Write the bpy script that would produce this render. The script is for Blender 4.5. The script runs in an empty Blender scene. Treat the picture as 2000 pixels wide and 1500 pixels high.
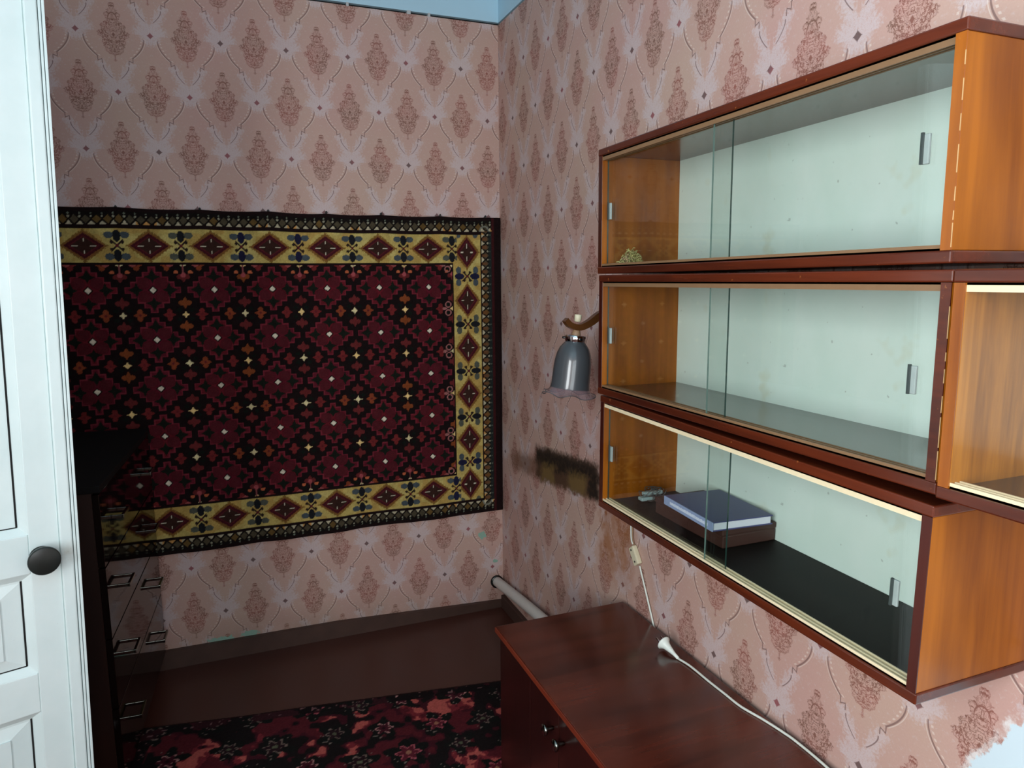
import bpy, bmesh, math, random
import numpy as np
from mathutils import Vector, Matrix
random.seed(7); RNG = np.random.default_rng(11)
S = bpy.context.scene
COL = S.collection
pi = math.pi

# ------------------------------------------------------------------ camera
cam = bpy.data.cameras.new('camera'); cam.sensor_width = 36.0; cam.lens = 1384.4155 / 2000 * 36
cam.clip_start = 0.02; cam.clip_end = 100
camo = bpy.data.objects.new('camera', cam); COL.objects.link(camo)
_y, _p, _r = 0.378454, 0.147847, -0.006982
_f = Vector((math.sin(_y)*math.cos(_p), math.cos(_y)*math.cos(_p), -math.sin(_p)))
_rt = Vector((math.cos(_y), -math.sin(_y), 0)); _up = _rt.cross(_f)
_c, _s = math.cos(_r), math.sin(_r)
_rt, _up = _c*_rt + _s*_up, -_s*_rt + _c*_up
camo.matrix_world = Matrix(((_rt.x, _up.x, -_f.x, -1.17293), (_rt.y, _up.y, -_f.y, -3.08837), (_rt.z, _up.z, -_f.z, 1.61318), (0, 0, 0, 1)))
S.camera = camo

# ------------------------------------------------------------------ world, light, exposure
W = bpy.data.worlds.new('World'); S.world = W; W.use_nodes = True
bg = W.node_tree.nodes['Background']; bg.inputs[0].default_value = (0.72, 0.86, 1.0, 1); bg.inputs[1].default_value = 1.2
L = bpy.data.lights.new('window_daylight', 'AREA'); L.shape = 'RECTANGLE'; L.size = 1.3; L.size_y = 1.35
L.energy = 38; L.color = (0.94, 0.985, 1.0)
Lo = bpy.data.objects.new('window_daylight', L); COL.objects.link(Lo)
Lo.location = (-1.15, -4.36, 1.72); Lo.rotation_euler = (math.radians(90), 0, 0)   # in the rear window opening, shining into the room
L2 = bpy.data.lights.new('side_window_daylight', 'AREA'); L2.shape = 'RECTANGLE'; L2.size = 1.2; L2.size_y = 1.35
L2.energy = 94; L2.color = (0.94, 0.985, 1.0)
Lo2 = bpy.data.objects.new('side_window_daylight', L2); COL.objects.link(Lo2)
Lo2.location = (-2.33, -3.45, 1.72); Lo2.rotation_euler = (math.radians(90), 0, math.radians(-90))   # in the left window opening
S.view_settings.view_transform = 'Standard'; S.view_settings.look = 'None'
S.view_settings.exposure = -0.22; S.view_settings.gamma = 1.0; S.view_settings.use_curve_mapping = False
S.cycles.use_denoising = True
S.cycles.max_bounces = 6; S.cycles.diffuse_bounces = 4; S.cycles.glossy_bounces = 3; S.cycles.transparent_max_bounces = 16; S.cycles.use_adaptive_sampling = True; S.cycles.adaptive_threshold = 0.02
S.cycles.caustics_reflective = False; S.cycles.caustics_refractive = False

# ------------------------------------------------------------------ node helpers
def s2l(c):
    return tuple((x/255/12.92 if x/255 <= 0.04045 else ((x/255+0.055)/1.055)**2.4) for x in c) + (1.0,)

class X:
    """scalar expression made of Math nodes"""
    def __init__(s, nt, v): s.nt, s.v = nt, v
    def _op(s, op, *a, clamp=False):
        n = s.nt.nodes.new('ShaderNodeMath'); n.operation = op; n.use_clamp = clamp
        for i, q in enumerate((s,) + a):
            q = q.v if isinstance(q, X) else q
            if isinstance(q, (int, float)): n.inputs[i].default_value = q
            else: s.nt.links.new(q, n.inputs[i])
        return X(s.nt, n.outputs[0])
    def __add__(s, o): return s._op('ADD', o)
    __radd__ = __add__
    def __sub__(s, o): return s._op('SUBTRACT', o)
    def __rsub__(s, o): return (s*-1) + o
    def __mul__(s, o): return s._op('MULTIPLY', o)
    __rmul__ = __mul__
    def __truediv__(s, o): return s._op('DIVIDE', o)
    def abs(s): return s._op('ABSOLUTE')
    def floor(s): return s._op('FLOOR')
    def frac(s): return s._op('FRACT')
    def sin(s): return s._op('SINE')
    def pow(s, o): return s._op('POWER', o)
    def sqrt(s): return s._op('SQRT')
    def min(s, o): return s._op('MINIMUM', o)
    def max(s, o): return s._op('MAXIMUM', o)
    def gt(s, o): return s._op('GREATER_THAN', o)
    def lt(s, o): return s._op('LESS_THAN', o)
    def ping(s, o): return s._op('PINGPONG', o)
    def clamp(s): return s._op('ADD', 0.0, clamp=True)
    def soft(s, a, b):      # 0 at a, 1 at b
        return ((s - a) * (1.0/(b-a))).clamp()

def new_mat(name):
    m = bpy.data.materials.new(name); m.use_nodes = True
    return m, m.node_tree, m.node_tree.nodes['Principled BSDF']
def mixc(nt, f, a, b):
    n = nt.nodes.new('ShaderNodeMix'); n.data_type = 'RGBA'
    for i, q in ((0, f), (6, a), (7, b)):
        q = q.v if isinstance(q, X) else q
        if isinstance(q, (int, float, tuple)): n.inputs[i].default_value = q
        else: nt.links.new(q, n.inputs[i])
    return n.outputs[2]
def comb(nt, x, y, z=0.0):
    n = nt.nodes.new('ShaderNodeCombineXYZ')
    for i, q in enumerate((x, y, z)):
        q = q.v if isinstance(q, X) else q
        if isinstance(q, (int, float)): n.inputs[i].default_value = q
        else: nt.links.new(q, n.inputs[i])
    return n.outputs[0]
def noise(nt, vec, scale, detail=2.0, rough=0.5, dist=0.0):
    n = nt.nodes.new('ShaderNodeTexNoise'); n.inputs['Scale'].default_value = scale
    n.inputs['Detail'].default_value = detail; n.inputs['Roughness'].default_value = rough; n.inputs['Distortion'].default_value = dist
    if vec is not None: nt.links.new(vec, n.inputs['Vector'])
    return X(nt, n.outputs['Fac'])
def objco(nt, scale=(1, 1, 1), gen='Object'):
    t = nt.nodes.new('ShaderNodeTexCoord'); m = nt.nodes.new('ShaderNodeMapping'); m.inputs['Scale'].default_value = scale
    nt.links.new(t.outputs[gen], m.inputs['Vector']); return m.outputs[0]
def bump(nt, b, h, strength, dist=0.002):
    n = nt.nodes.new('ShaderNodeBump'); n.inputs['Strength'].default_value = strength; n.inputs['Distance'].default_value = dist
    nt.links.new(h.v if isinstance(h, X) else h, n.inputs['Height']); nt.links.new(n.outputs[0], b.inputs['Normal'])
def setc(nt, b, c): nt.links.new(c, b.inputs['Base Color'])

def flat(name, rgb, rough=0.5, metal=0.0, var=0.08, scale=30, spec=0.5, coat=0.0):
    m, nt, b = new_mat(name); c = s2l(rgb)
    n = noise(nt, objco(nt), scale, 3)
    setc(nt, b, mixc(nt, n, tuple(x*(1-var) for x in c[:3])+(1,), tuple(min(1, x*(1+var)) for x in c[:3])+(1,)))
    b.inputs['Roughness'].default_value = rough; b.inputs['Metallic'].default_value = metal
    b.inputs['Specular IOR Level'].default_value = spec; b.inputs['Coat Weight'].default_value = coat
    return m
def wood(name, dark, light, axis='Z', scale=18, rough=0.25, coat=0.3, spec=0.5, wear=0.0, blot=0.35, wearc=(190, 120, 60)):
    m, nt, b = new_mat(name)
    sc = {'X': (0.07, 1, 1), 'Y': (1, 0.07, 1), 'Z': (1, 1, 0.07)}[axis]
    g = noise(nt, objco(nt, sc), scale, 5, 0.65, 0.6)
    g2 = noise(nt, objco(nt, tuple(q*1.0 for q in sc)), scale*7, 2, 0.5)
    bl = noise(nt, objco(nt, tuple(0.6*q + 0.4 for q in sc)), 5, 2, 0.5)
    f = (g.soft(0.3, 0.7)*0.62 + g2*0.22 + bl.soft(0.35, 0.65)*blot - 0.1).clamp()
    c = mixc(nt, f, s2l(dark), s2l(light))
    if wear:
        wn = noise(nt, objco(nt), 60, 4, 0.7)
        c = mixc(nt, wn.soft(0.68, 0.76)*wear, c, s2l(wearc))
    setc(nt, b, c)
    b.inputs['Roughness'].default_value = rough; b.inputs['Coat Weight'].default_value = coat; b.inputs['Coat Roughness'].default_value = 0.12
    b.inputs['Specular IOR Level'].default_value = spec
    bump(nt, b, g2, 0.12, 0.0006)
    return m

# ------------------------------------------------------------------ wallpaper
PW, = (0.2412,)
def wallpaper(name, axis, u0, v0, hh, right=False, back=False):
    m, nt, b = new_mat(name)
    geo = nt.nodes.new('ShaderNodeNewGeometry'); sep = nt.nodes.new('ShaderNodeSeparateXYZ')
    nt.links.new(geo.outputs['Position'], sep.inputs[0])
    u = X(nt, sep.outputs['X' if axis == 'x' else 'Y']); v = X(nt, sep.outputs['Z'])
    P3 = geo.outputs['Position']
    hw = PW/2
    r = (v0 - v)/hh; row = r.floor(); Y = r.frac()*hh
    Xc = (((u - u0)/hw) + row).ping(1.0)*hw
    # the ogee line between two diamonds: two arcs and a scroll kink
    t1 = (Y - 0.0165)/0.069
    x1 = t1*t1*0.040 + 0.023
    in1 = Y.gt(0.0165)*Y.lt(0.0865)
    t2 = ((Y - 0.1215)/0.036).max(0.0)
    x2 = t2.pow(1.5)*0.024 + 0.0795
    in2 = Y.gt(0.117)*Y.lt(0.160)
    d1 = (Xc - x1); d2 = (Xc - x2)
    sl1 = (t1.max(0.0)*1.0 + 1.0)
    line = (in1*(1.0 - (d1.abs()/sl1).soft(0.0009, 0.0019))).max(in2*(1.0 - d2.abs().soft(0.0010, 0.0022)))
    kx, ky = Xc - 0.070, Y - 0.0985
    kink = (kx.abs().lt(0.0075)*(ky + kx*0.4).abs().lt(0.0015)).max((kx + 0.0065).abs().lt(0.0014)*(ky + 0.006).abs().lt(0.007)).max((kx - 0.007).abs().lt(0.0014)*(ky - 0.006).abs().lt(0.007))
    line = line.max(kink)
    line2 = in1*(1.0 - ((d1 + 0.0052).abs()/sl1).soft(0.0004, 0.0011))
    pearl = in1*((Y*(2*pi/0.0115)).sin().soft(0.0, 0.5))*(1.0 - (d1 - 0.0085).abs().soft(0.0018, 0.0030))
    # pale foliage where the lines gather at a diamond
    fold = comb(nt, Xc, Y)
    fn = noise(nt, fold, 115, 3, 0.6, 0.4)
    xe = ((Y - 0.10)*0.45 + 0.070)
    band = (1.0 - ((Xc - xe).abs()/0.030)).clamp()*Y.soft(0.085, 0.115)
    near_dn = (1.0 - (((Xc - hw)*(Xc - hw)*0.8 + (Y - hh)*(Y - hh)*1.2).sqrt()/0.064)).clamp()
    near_up = (1.0 - ((Xc*Xc*1.1 + Y*Y).sqrt()/0.050)).clamp()
    fol = (band*0.85).max(near_dn*1.5).max(near_up*1.2)
    fn2 = noise(nt, fold, 230, 3, 0.65, 1.2)
    leaf = (1.0 - (fn2 - 0.5).abs().soft(0.02, 0.10))*0.55 + fn2.soft(0.42, 0.62)*0.45
    fol = (fol + (fn - 0.5)*1.8).soft(0.14, 0.62)*(leaf*0.75 + 0.25)
    # small diamond with cross tips
    dmn = (((Xc - hw).abs() + (Y - hh).abs()).min(Xc.abs() + Y.abs()))
    dia = 1.0 - dmn.soft(0.0090, 0.0115)
    tips = (((Xc - hw).abs()*4.0 + (Y - hh).abs()).min(Xc.abs()*4.0 + Y.abs())).min(((Xc - hw).abs() + (Y - hh).abs()*4.0).min(Xc.abs() + Y.abs()*4.0))
    dia = dia.max(1.0 - tips.soft(0.012, 0.014))
    # damask bouquet, centred one half row away from the diamonds in the same column
    sel = (Y/hh).gt(Xc/hw)
    qx = sel*Xc + (1.0 - sel)*(hw - Xc)
    qy = sel*(Y - hh) + (1.0 - sel)*Y
    rp = nt.nodes.new('ShaderNodeValToRGB'); cr = rp.color_ramp; cr.interpolation = 'LINEAR'
    prof = [(-.103, 0), (-.100, .006), (-.092, .011), (-.083, .013), (-.072, .013), (-.068, .013), (-.064, .025), (-.054, .026), (-.046, .022), (-.040, .021), (-.034, .029), (-.024, .038), (-.012, .038), (-.004, .046), (.006, .053), (.014, .050), (.020, .041), (.030, .037), (.040, .040), (.046, .034), (.056, .030), (.066, .026), (.074, .018), (.080, .008), (.083, .002), (.090, .002), (.094, .0045), (.099, .0045), (.103, 0)]
    while len(cr.elements) > 1: cr.elements.remove(cr.elements[-1])
    cr.elements[0].position = (prof[0][0]+.105)/.21; cr.elements[0].color = (0, 0, 0, 1)
    for a, bb in prof[1:]:
        e = cr.elements.new((a+.105)/.21); k = bb/.06; e.color = (k, k, k, 1)
    nt.links.new(((qy + 0.105)/0.21).v, rp.inputs[0])
    wd = X(nt, rp.outputs[0])*0.06
    qv = comb(nt, qx, qy, 3.7)
    en = noise(nt, qv, 115, 2, 0.55)
    wd2 = wd + (en - 0.5)*0.028*(wd.gt(0.003))
    mot = (1.0 - (qx - wd2).soft(-0.001, 0.001))*wd.gt(0.0012)
    c1 = noise(nt, qv, 66, 2.0, 0.5, 1.3)
    curl = 1.0 - (c1 - 0.5).abs().soft(0.020, 0.046)
    c2 = noise(nt, comb(nt, qx, qy*0.8, 9.1), 150, 1, 0.5, 0.8)
    curl2 = (1.0 - (c2 - 0.47).abs().soft(0.012, 0.05))*0.6
    edge = (qx - wd2).soft(-0.0055, -0.001)
    heart = 1.0 - (qx + (qy - 0.008).abs()*0.7).soft(0.0045, 0.0065)
    basket = ((qy*(2*pi/0.0052)).sin().soft(0.1, 0.6)*0.45)*qy.soft(0.045, 0.05)*(1.0 - qx.soft(0.012, 0.02))
    arch = (1.0 - ((qx*qx*2.2 + (qy + 0.045)*(qy + 0.045)).sqrt() - 0.022).abs().soft(0.001, 0.003))*(1.0 - qy.soft(-0.05, -0.04))
    ink = (curl.max(curl2).max(edge*0.55).max(heart).max(basket).max(arch))*mot
    # colours
    big = noise(nt, P3, 2.2, 3, 0.6); fine = noise(nt, P3, 260, 2, 0.6); vary = noise(nt, P3, 9, 2, 0.5)
    base = mixc(nt, big.soft(0.3, 0.7), s2l((197, 157, 148)), s2l((195, 166, 150)))
    base = mixc(nt, (fine - 0.3)*0.35, base, s2l((170, 134, 122)))
    col = mixc(nt, fol*0.80, base, s2l((208, 198, 202)))
    col = mixc(nt, line2*0.55, col, s2l((226, 212, 202)))
    col = mixc(nt, line*0.80, col, s2l((120, 92, 88)))
    col = mixc(nt, pearl*0.6, col, s2l((224, 208, 196)))
    col = mixc(nt, mot*0.20, col, mixc(nt, vary.soft(0.4, 0.6), s2l((182, 140, 124)), s2l((196, 132, 122))))
    inkc = mixc(nt, vary.soft(0.35, 0.65), s2l((112, 76, 62)), s2l((142, 80, 70)))
    col = mixc(nt, ink*0.85, col, inkc)
    col = mixc(nt, dia*0.85, col, mixc(nt, vary.soft(0.45, 0.6), s2l((88, 62, 60)), s2l((140, 62, 70))))
    if back:
        st = noise(nt, P3, 3.0, 4, 0.6)
        low_brown = (1.0 - v.soft(0.06, 0.20))*(st.soft(0.35, 0.6))*0.5  # patchy darker brown towards the skirting
        col = mixc(nt, low_brown, col, s2l((128, 110, 92)))
        # paper torn away above the skirting: old green paint shows
        for (cx, cz, rx, rz) in ((-1.29, .096, .052, .018), (-1.17, .104, .036, .016), (-.104, .392, .020, .016), (-.040, .254, .012, .011)):
            wn = noise(nt, P3, 55, 2, 0.6)
            d = (((u - cx)/rx)*((u - cx)/rx) + ((v - cz)/rz)*((v - cz)/rz)).sqrt() + (wn - 0.5)*2.2
            col = mixc(nt, 1.0 - d.soft(0.95, 1.0), col, mixc(nt, fine, s2l((120, 158, 142)), s2l((160, 190, 172))))
    if right:
        wn = noise(nt, P3, 14, 4, 0.65); wf = noise(nt, P3, 60, 3, 0.6)
        yy = u*-1.0 + (wn - 0.5)*0.13; zz = v + (wf - 0.5)*0.04 + (wn - 0.5)*0.06
        zc = (yy - 0.40)*0.10
        inb = lambda a, lo, hi, s: a.soft(lo - s, lo + s)*(1.0 - a.soft(hi - s, hi + s))
        # scorched grease band behind where a stove stood
        tail = inb(yy, 0.14, 0.98, 0.05)*inb(zz - zc, 0.775, 0.862, 0.02)
        core = inb(yy, 0.40, 0.965, 0.03)*inb(zz - zc, 0.775, 0.915, 0.014)
        yel = inb(yy, 0.47, 0.60, 0.02).max(inb(yy, 0.72, 0.86, 0.025))*inb(zz - zc, 0.775, 0.860, 0.012)
        blk = inb(yy, 0.40, 0.95, 0.03)*inb(zz - zc, 0.845, 0.905, 0.018)
        blk = blk.max(inb(yy, 0.61, 0.70, 0.02)*inb(zz - zc, 0.83, 0.905, 0.01)).max(inb(yy, 0.885, 0.95, 0.012)*inb(zz - zc, 0.775, 0.88, 0.012))
        col = mixc(nt, tail*0.75, col, s2l((112, 78, 60)))
        col = mixc(nt, core*0.92, col, s2l((74, 52, 36)))
        col = mixc(nt, yel*0.9, col, s2l((116, 92, 54)))
        col = mixc(nt, blk*(wf.soft(0.25, 0.55)*0.35 + 0.6), col, s2l((30, 24, 20)))
        brown = inb(yy, 0.985, 1.19, 0.02)*inb(v, 0.60, 0.90, 0.06)*wn.soft(0.25, 0.6)
        col = mixc(nt, brown*0.8, col, s2l((152, 96, 54)))
        # torn patch at the lower right: bare bluish plaster with a ragged paper edge
        tn = noise(nt, P3, 26, 4, 0.65)
        dd = (u*-1.0 - 2.352) - (v - 0.80)*0.55 + (tn - 0.5)*0.05
        tear = dd.soft(-0.002, 0.002)*(1.0 - (v + (tn - 0.5)*0.05).soft(0.885, 0.889))*(v + (tn - 0.5)*0.1).soft(0.45, 0.455)*(1.0 - (u*-1.0).soft(2.9, 2.905))
        fray = dd.soft(-0.016, -0.008)*(1.0 - (v + (tn - 0.5)*0.05).soft(0.9, 0.905))*(v + (tn - 0.5)*0.1).soft(0.43, 0.44)
        col = mixc(nt, fray*tn.soft(0.4, 0.6)*0.8, col, s2l((232, 230, 228)))
        col = mixc(nt, tear, col, s2l((206, 224, 232)))
    setc(nt, b, col)
    b.inputs['Roughness'].default_value = 0.62; b.inputs['Specular IOR Level'].default_value = 0.25
    bump(nt, b, fine, 0.12, 0.0006)
    return m

M = {}
M['paper_back'] = wallpaper('wallpaper_back', 'x', -.1745, 2.512, .2078, back=True)
M['paper_right'] = wallpaper('wallpaper_right', 'y', -.2873, 2.4994, .2116, right=True)
M['blue_lime'] = flat('blue_limewash', (184, 219, 235), 0.8, var=0.05, scale=5, spec=0.2)
M['gap'] = flat('dark_gap', (14, 12, 12), 0.9)
M['floor'] = flat('floor_brown_paint', (74, 41, 33), 0.32, var=0.16, scale=3, spec=0.4)
M['skirting'] = flat('skirting_brown_paint', (72, 50, 42), 0.55, var=0.35, scale=14)
M['shelf_edge'] = wood('shelf_edge_redbrown', (50, 18, 12), (104, 43, 21), 'Y', 22, 0.24, 0.35, wear=0.75, blot=0.3)
M['shelf_side'] = wood('shelf_side_veneer', (96, 43, 6), (168, 97, 18), 'Z', 16, 0.34, 0.12, spec=0.3, blot=0.6)
M['shelf_inner'] = wood('shelf_floor_dark', (38, 24, 20), (62, 40, 32), 'Y', 16, 0.22, 0.4)
M['shelf_black'] = wood('shelf_floor_black', (18, 14, 13), (30, 23, 20), 'Y', 16, 0.55, 0.0, spec=0.2)
M['track_brown'] = flat('track_brown_plastic', (128, 98, 70), 0.4, var=0.1)
M['worn'] = flat('worn_bare_edge', (206, 168, 116), 0.6, var=0.2)
M['track_cream'] = flat('track_cream_plastic', (224, 208, 172), 0.4, var=0.08)
M['sidewood4'] = wood('shelf_veneer_streaked', (94, 42, 8), (196, 126, 42), 'Z', 26, 0.25, 0.35, blot=0.6)
M['desk'] = wood('desk_mahogany', (48, 18, 13), (98, 42, 28), 'X', 14, 0.22, 0.35, wear=0.35, blot=0.5, wearc=(150, 84, 56))
M['desk_edge'] = wood('desk_edge_mahogany', (96, 32, 20), (140, 58, 34), 'Y', 18, 0.35, 0.2, wear=0.5)
M['desk_front'] = wood('desk_front_dark', (34, 12, 10), (54, 18, 14), 'Z', 12, 0.3, 0.15)
M['lacquer'] = wood('chest_dark_lacquer', (12, 7, 6), (22, 12, 10), 'Z', 10, 0.05, 0.0, spec=0.24)
M['chest_side'] = wood('chest_side_brown', (26, 12, 9), (46, 22, 15), 'Z', 14, 0.4, 0.05)
M['cloth_black'] = flat('chest_top_black', (14, 12, 12), 0.75, var=0.3, spec=0.15)
M['handle'] = flat('tarnished_steel', (128, 130, 122), 0.2, 1.0, var=0.2)
M['edge_orange'] = wood('edge_orange', (118, 56, 10), (180, 102, 26), 'Z', 20, 0.28, 0.3, wear=0.5)
M['edge_dark'] = wood('edge_dark_red', (44, 14, 10), (78, 28, 18), 'Z', 20, 0.28, 0.3)
M['steel'] = flat('bright_steel', (206, 208, 206), 0.14, 1.0, var=0.06)
M['chrome'] = flat('chrome', (222, 224, 226), 0.06, 1.0, var=0.03)
M['knobmetal'] = flat('knob_steel', (150, 156, 150), 0.12, 1.0, var=0.1)
M['dkmetal'] = flat('dull_dark_metal', (70, 72, 70), 0.3, 1.0)
M['white_plastic'] = flat('white_plastic', (222, 230, 222), 0.4, var=0.04)
M['ivory'] = flat('ivory_plastic', (214, 208, 178), 0.45, var=0.06)
M['cord'] = flat('white_cord', (214, 220, 210), 0.5, var=0.06)
M['cord_brown'] = flat('brown_cord', (150, 120, 92), 0.5, var=0.1)
M['pipe'] = flat('pipe_white_enamel', (212, 208, 200), 0.35, var=0.07, scale=12)
M['arm'] = wood('sconce_arm_wood', (50, 28, 12), (96, 58, 26), 'X', 30, 0.3, 0.3)
M['knob'] = flat('knob_black', (26, 32, 30), 0.35, var=0.4, scale=40)
M['bookblue'] = flat('book_cover_blue', (74, 76, 122), 0.4, var=0.06)
M['bookspine'] = flat('book_spine_paleblue', (150, 164, 200), 0.4, var=0.06)
M['print'] = flat('spine_print', (226, 228, 238), 0.5, var=0.03)
M['boxbrown'] = flat('box_brown_card', (68, 41, 35), 0.5, var=0.12, scale=12)
M['junkgrey'] = flat('grey_plastic', (150, 170, 170), 0.35, var=0.15)
M['wire'] = flat('thin_wire', (96, 92, 90), 0.35, 0.5)
M['moss'] = flat('dry_straw', (176, 168, 110), 0.8, var=0.4, scale=80)
M['moss2'] = flat('dry_straw_pink', (196, 160, 128), 0.8, var=0.3, scale=80)
M['plaster'] = flat('plain_plaster', (188, 190, 190), 0.8, var=0.05, scale=4)

def paint_mat():
    m, nt, b = new_mat('door_white_paint')
    n = noise(nt, objco(nt), 6, 4, 0.6); f = noise(nt, objco(nt, (1, 1, .08)), 90, 3, 0.6); ch = noise(nt, objco(nt), 30, 4, 0.7)
    c = mixc(nt, n.soft(0.3, 0.7), s2l((212, 228, 227)), s2l((224, 237, 236)))
    c = mixc(nt, ch.soft(0.70, 0.74)*0.45, c, s2l((168, 170, 160)))
    # grubby finger marks around the knob
    t = nt.nodes.new('ShaderNodeTexCoord'); sp = nt.nodes.new('ShaderNodeSeparateXYZ'); nt.links.new(t.outputs['Object'], sp.inputs[0])
    dx = X(nt, sp.outputs[0]) - 0.045; dz = X(nt, sp.outputs[2]) + 0.005
    g = (1.0 - ((dx*dx*1.5 + dz*dz*2.5).sqrt()/0.055)).clamp()*ch.soft(0.3, 0.7)
    c = mixc(nt, g*0.6, c, s2l((168, 160, 140)))
    setc(nt, b, c); b.inputs['Roughness'].default_value = 0.38; b.inputs['Specular IOR Level'].default_value = 0.4
    bump(nt, b, f, 0.15, 0.001); return m
M['door'] = paint_mat()
def back_panel_mat():
    m, nt, b = new_mat('shelf_back_mint_paint')
    n = noise(nt, objco(nt, (1, 1, .5)), 5, 4, 0.6); s = noise(nt, objco(nt), 9, 3, 0.6)
    c = mixc(nt, n.soft(0.3, 0.7), s2l((212, 232, 221)), s2l((226, 240, 232)))
    c = mixc(nt, s.soft(0.63, 0.72)*0.35, c, s2l((204, 200, 164)))
    d = noise(nt, objco(nt), 70, 2, 0.5)
    c = mixc(nt, d.soft(0.73, 0.76)*0.5, c, s2l((150, 158, 150)))
    setc(nt, b, c); b.inputs['Roughness'].default_value = 0.5; return m
M['mint'] = back_panel_mat()
def glass_mat(name, tint, mult=1.0, edge=False):
    m = bpy.data.materials.new(name); m.use_nodes = True; nt = m.node_tree; nt.nodes.clear()
    o = nt.nodes.new('ShaderNodeOutputMaterial'); mx = nt.nodes.new('ShaderNodeMixShader')
    fr = nt.nodes.new('ShaderNodeFresnel'); 
    gm = nt.nodes.new('ShaderNodeNewGeometry'); io = X(nt, gm.outputs['Backfacing'])*(1/1.5 - 1.5) + 1.5; nt.links.new(io.v, fr.inputs[0])   # same reflectance on both faces of a pane
    t = nt.nodes.new('ShaderNodeBsdfTransparent'); g = nt.nodes.new('ShaderNodeBsdfGlossy'); g.inputs['Roughness'].default_value = 0.015
    n = noise(nt, objco(nt), 4, 2)
    c = mixc(nt, n, s2l(tint), s2l(tuple(min(255, q+4) for q in tint))); nt.links.new(c, t.inputs[0])
    f = X(nt, fr.outputs[0])*mult
    nt.links.new(f.v, mx.inputs[0]); nt.links.new(t.outputs[0], mx.inputs[1]); nt.links.new(g.outputs[0], mx.inputs[2]); nt.links.new(mx.outputs[0], o.inputs[0])
    return m
M['glass'] = glass_mat('pane_glass', (250, 253, 251))
M['glass_edge'] = flat('pane_cut_edge', (38, 62, 56), 0.1, var=0.2, spec=0.8)
M['glass_edge_faint'] = flat('pane_edge_faint', (92, 116, 108), 0.1, var=0.2, spec=0.8)  # cut edge lightened in colour to look faint behind the glass
M['pull_shade'] = flat('pull_shade_strip', (56, 64, 62), 0.3, var=0.2)  # shadow and reflection beside the pull, put into the colour
M['glass_tab'] = flat('clear_finger_pull', (146, 158, 154), 0.12, var=0.15, spec=0.8)
def shade_mat(name, rgb, alpha, rough=0.2):
    m, nt, b = new_mat(name); c = s2l(rgb)
    n = noise(nt, objco(nt), 14, 2)
    setc(nt, b, mixc(nt, n, c, tuple(q*1.2 for q in c[:3])+(1,)))
    b.inputs['Roughness'].default_value = rough; b.inputs['Alpha'].default_value = alpha; b.inputs['Coat Weight'].default_value = 0.6; b.inputs['Coat Roughness'].default_value = 0.06
    return m
M['shade'] = shade_mat('smoky_shade_glass', (66, 70, 74), 0.93, 0.3)
M['hem'] = shade_mat('clear_pink_hem_glass', (112, 94, 100), 0.62, 0.1)
def attr_mat(name, rough=0.95, sheen=0.25):
    m, nt, b = new_mat(name)
    a = nt.nodes.new('ShaderNodeAttribute'); a.attribute_name = 'yarn'
    f = noise(nt, objco(nt), 420, 2, 0.6)
    nt.links.new(a.outputs['Color'], b.inputs['Base Color'])
    b.inputs['Roughness'].default_value = rough; b.inputs['Specular IOR Level'].default_value = 0.1
    b.inputs['Sheen Weight'].default_value = 0.0
    bump(nt, b, f, 0.6, 0.002); return m
M['yarn'] = attr_mat('wool_knots')

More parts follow.
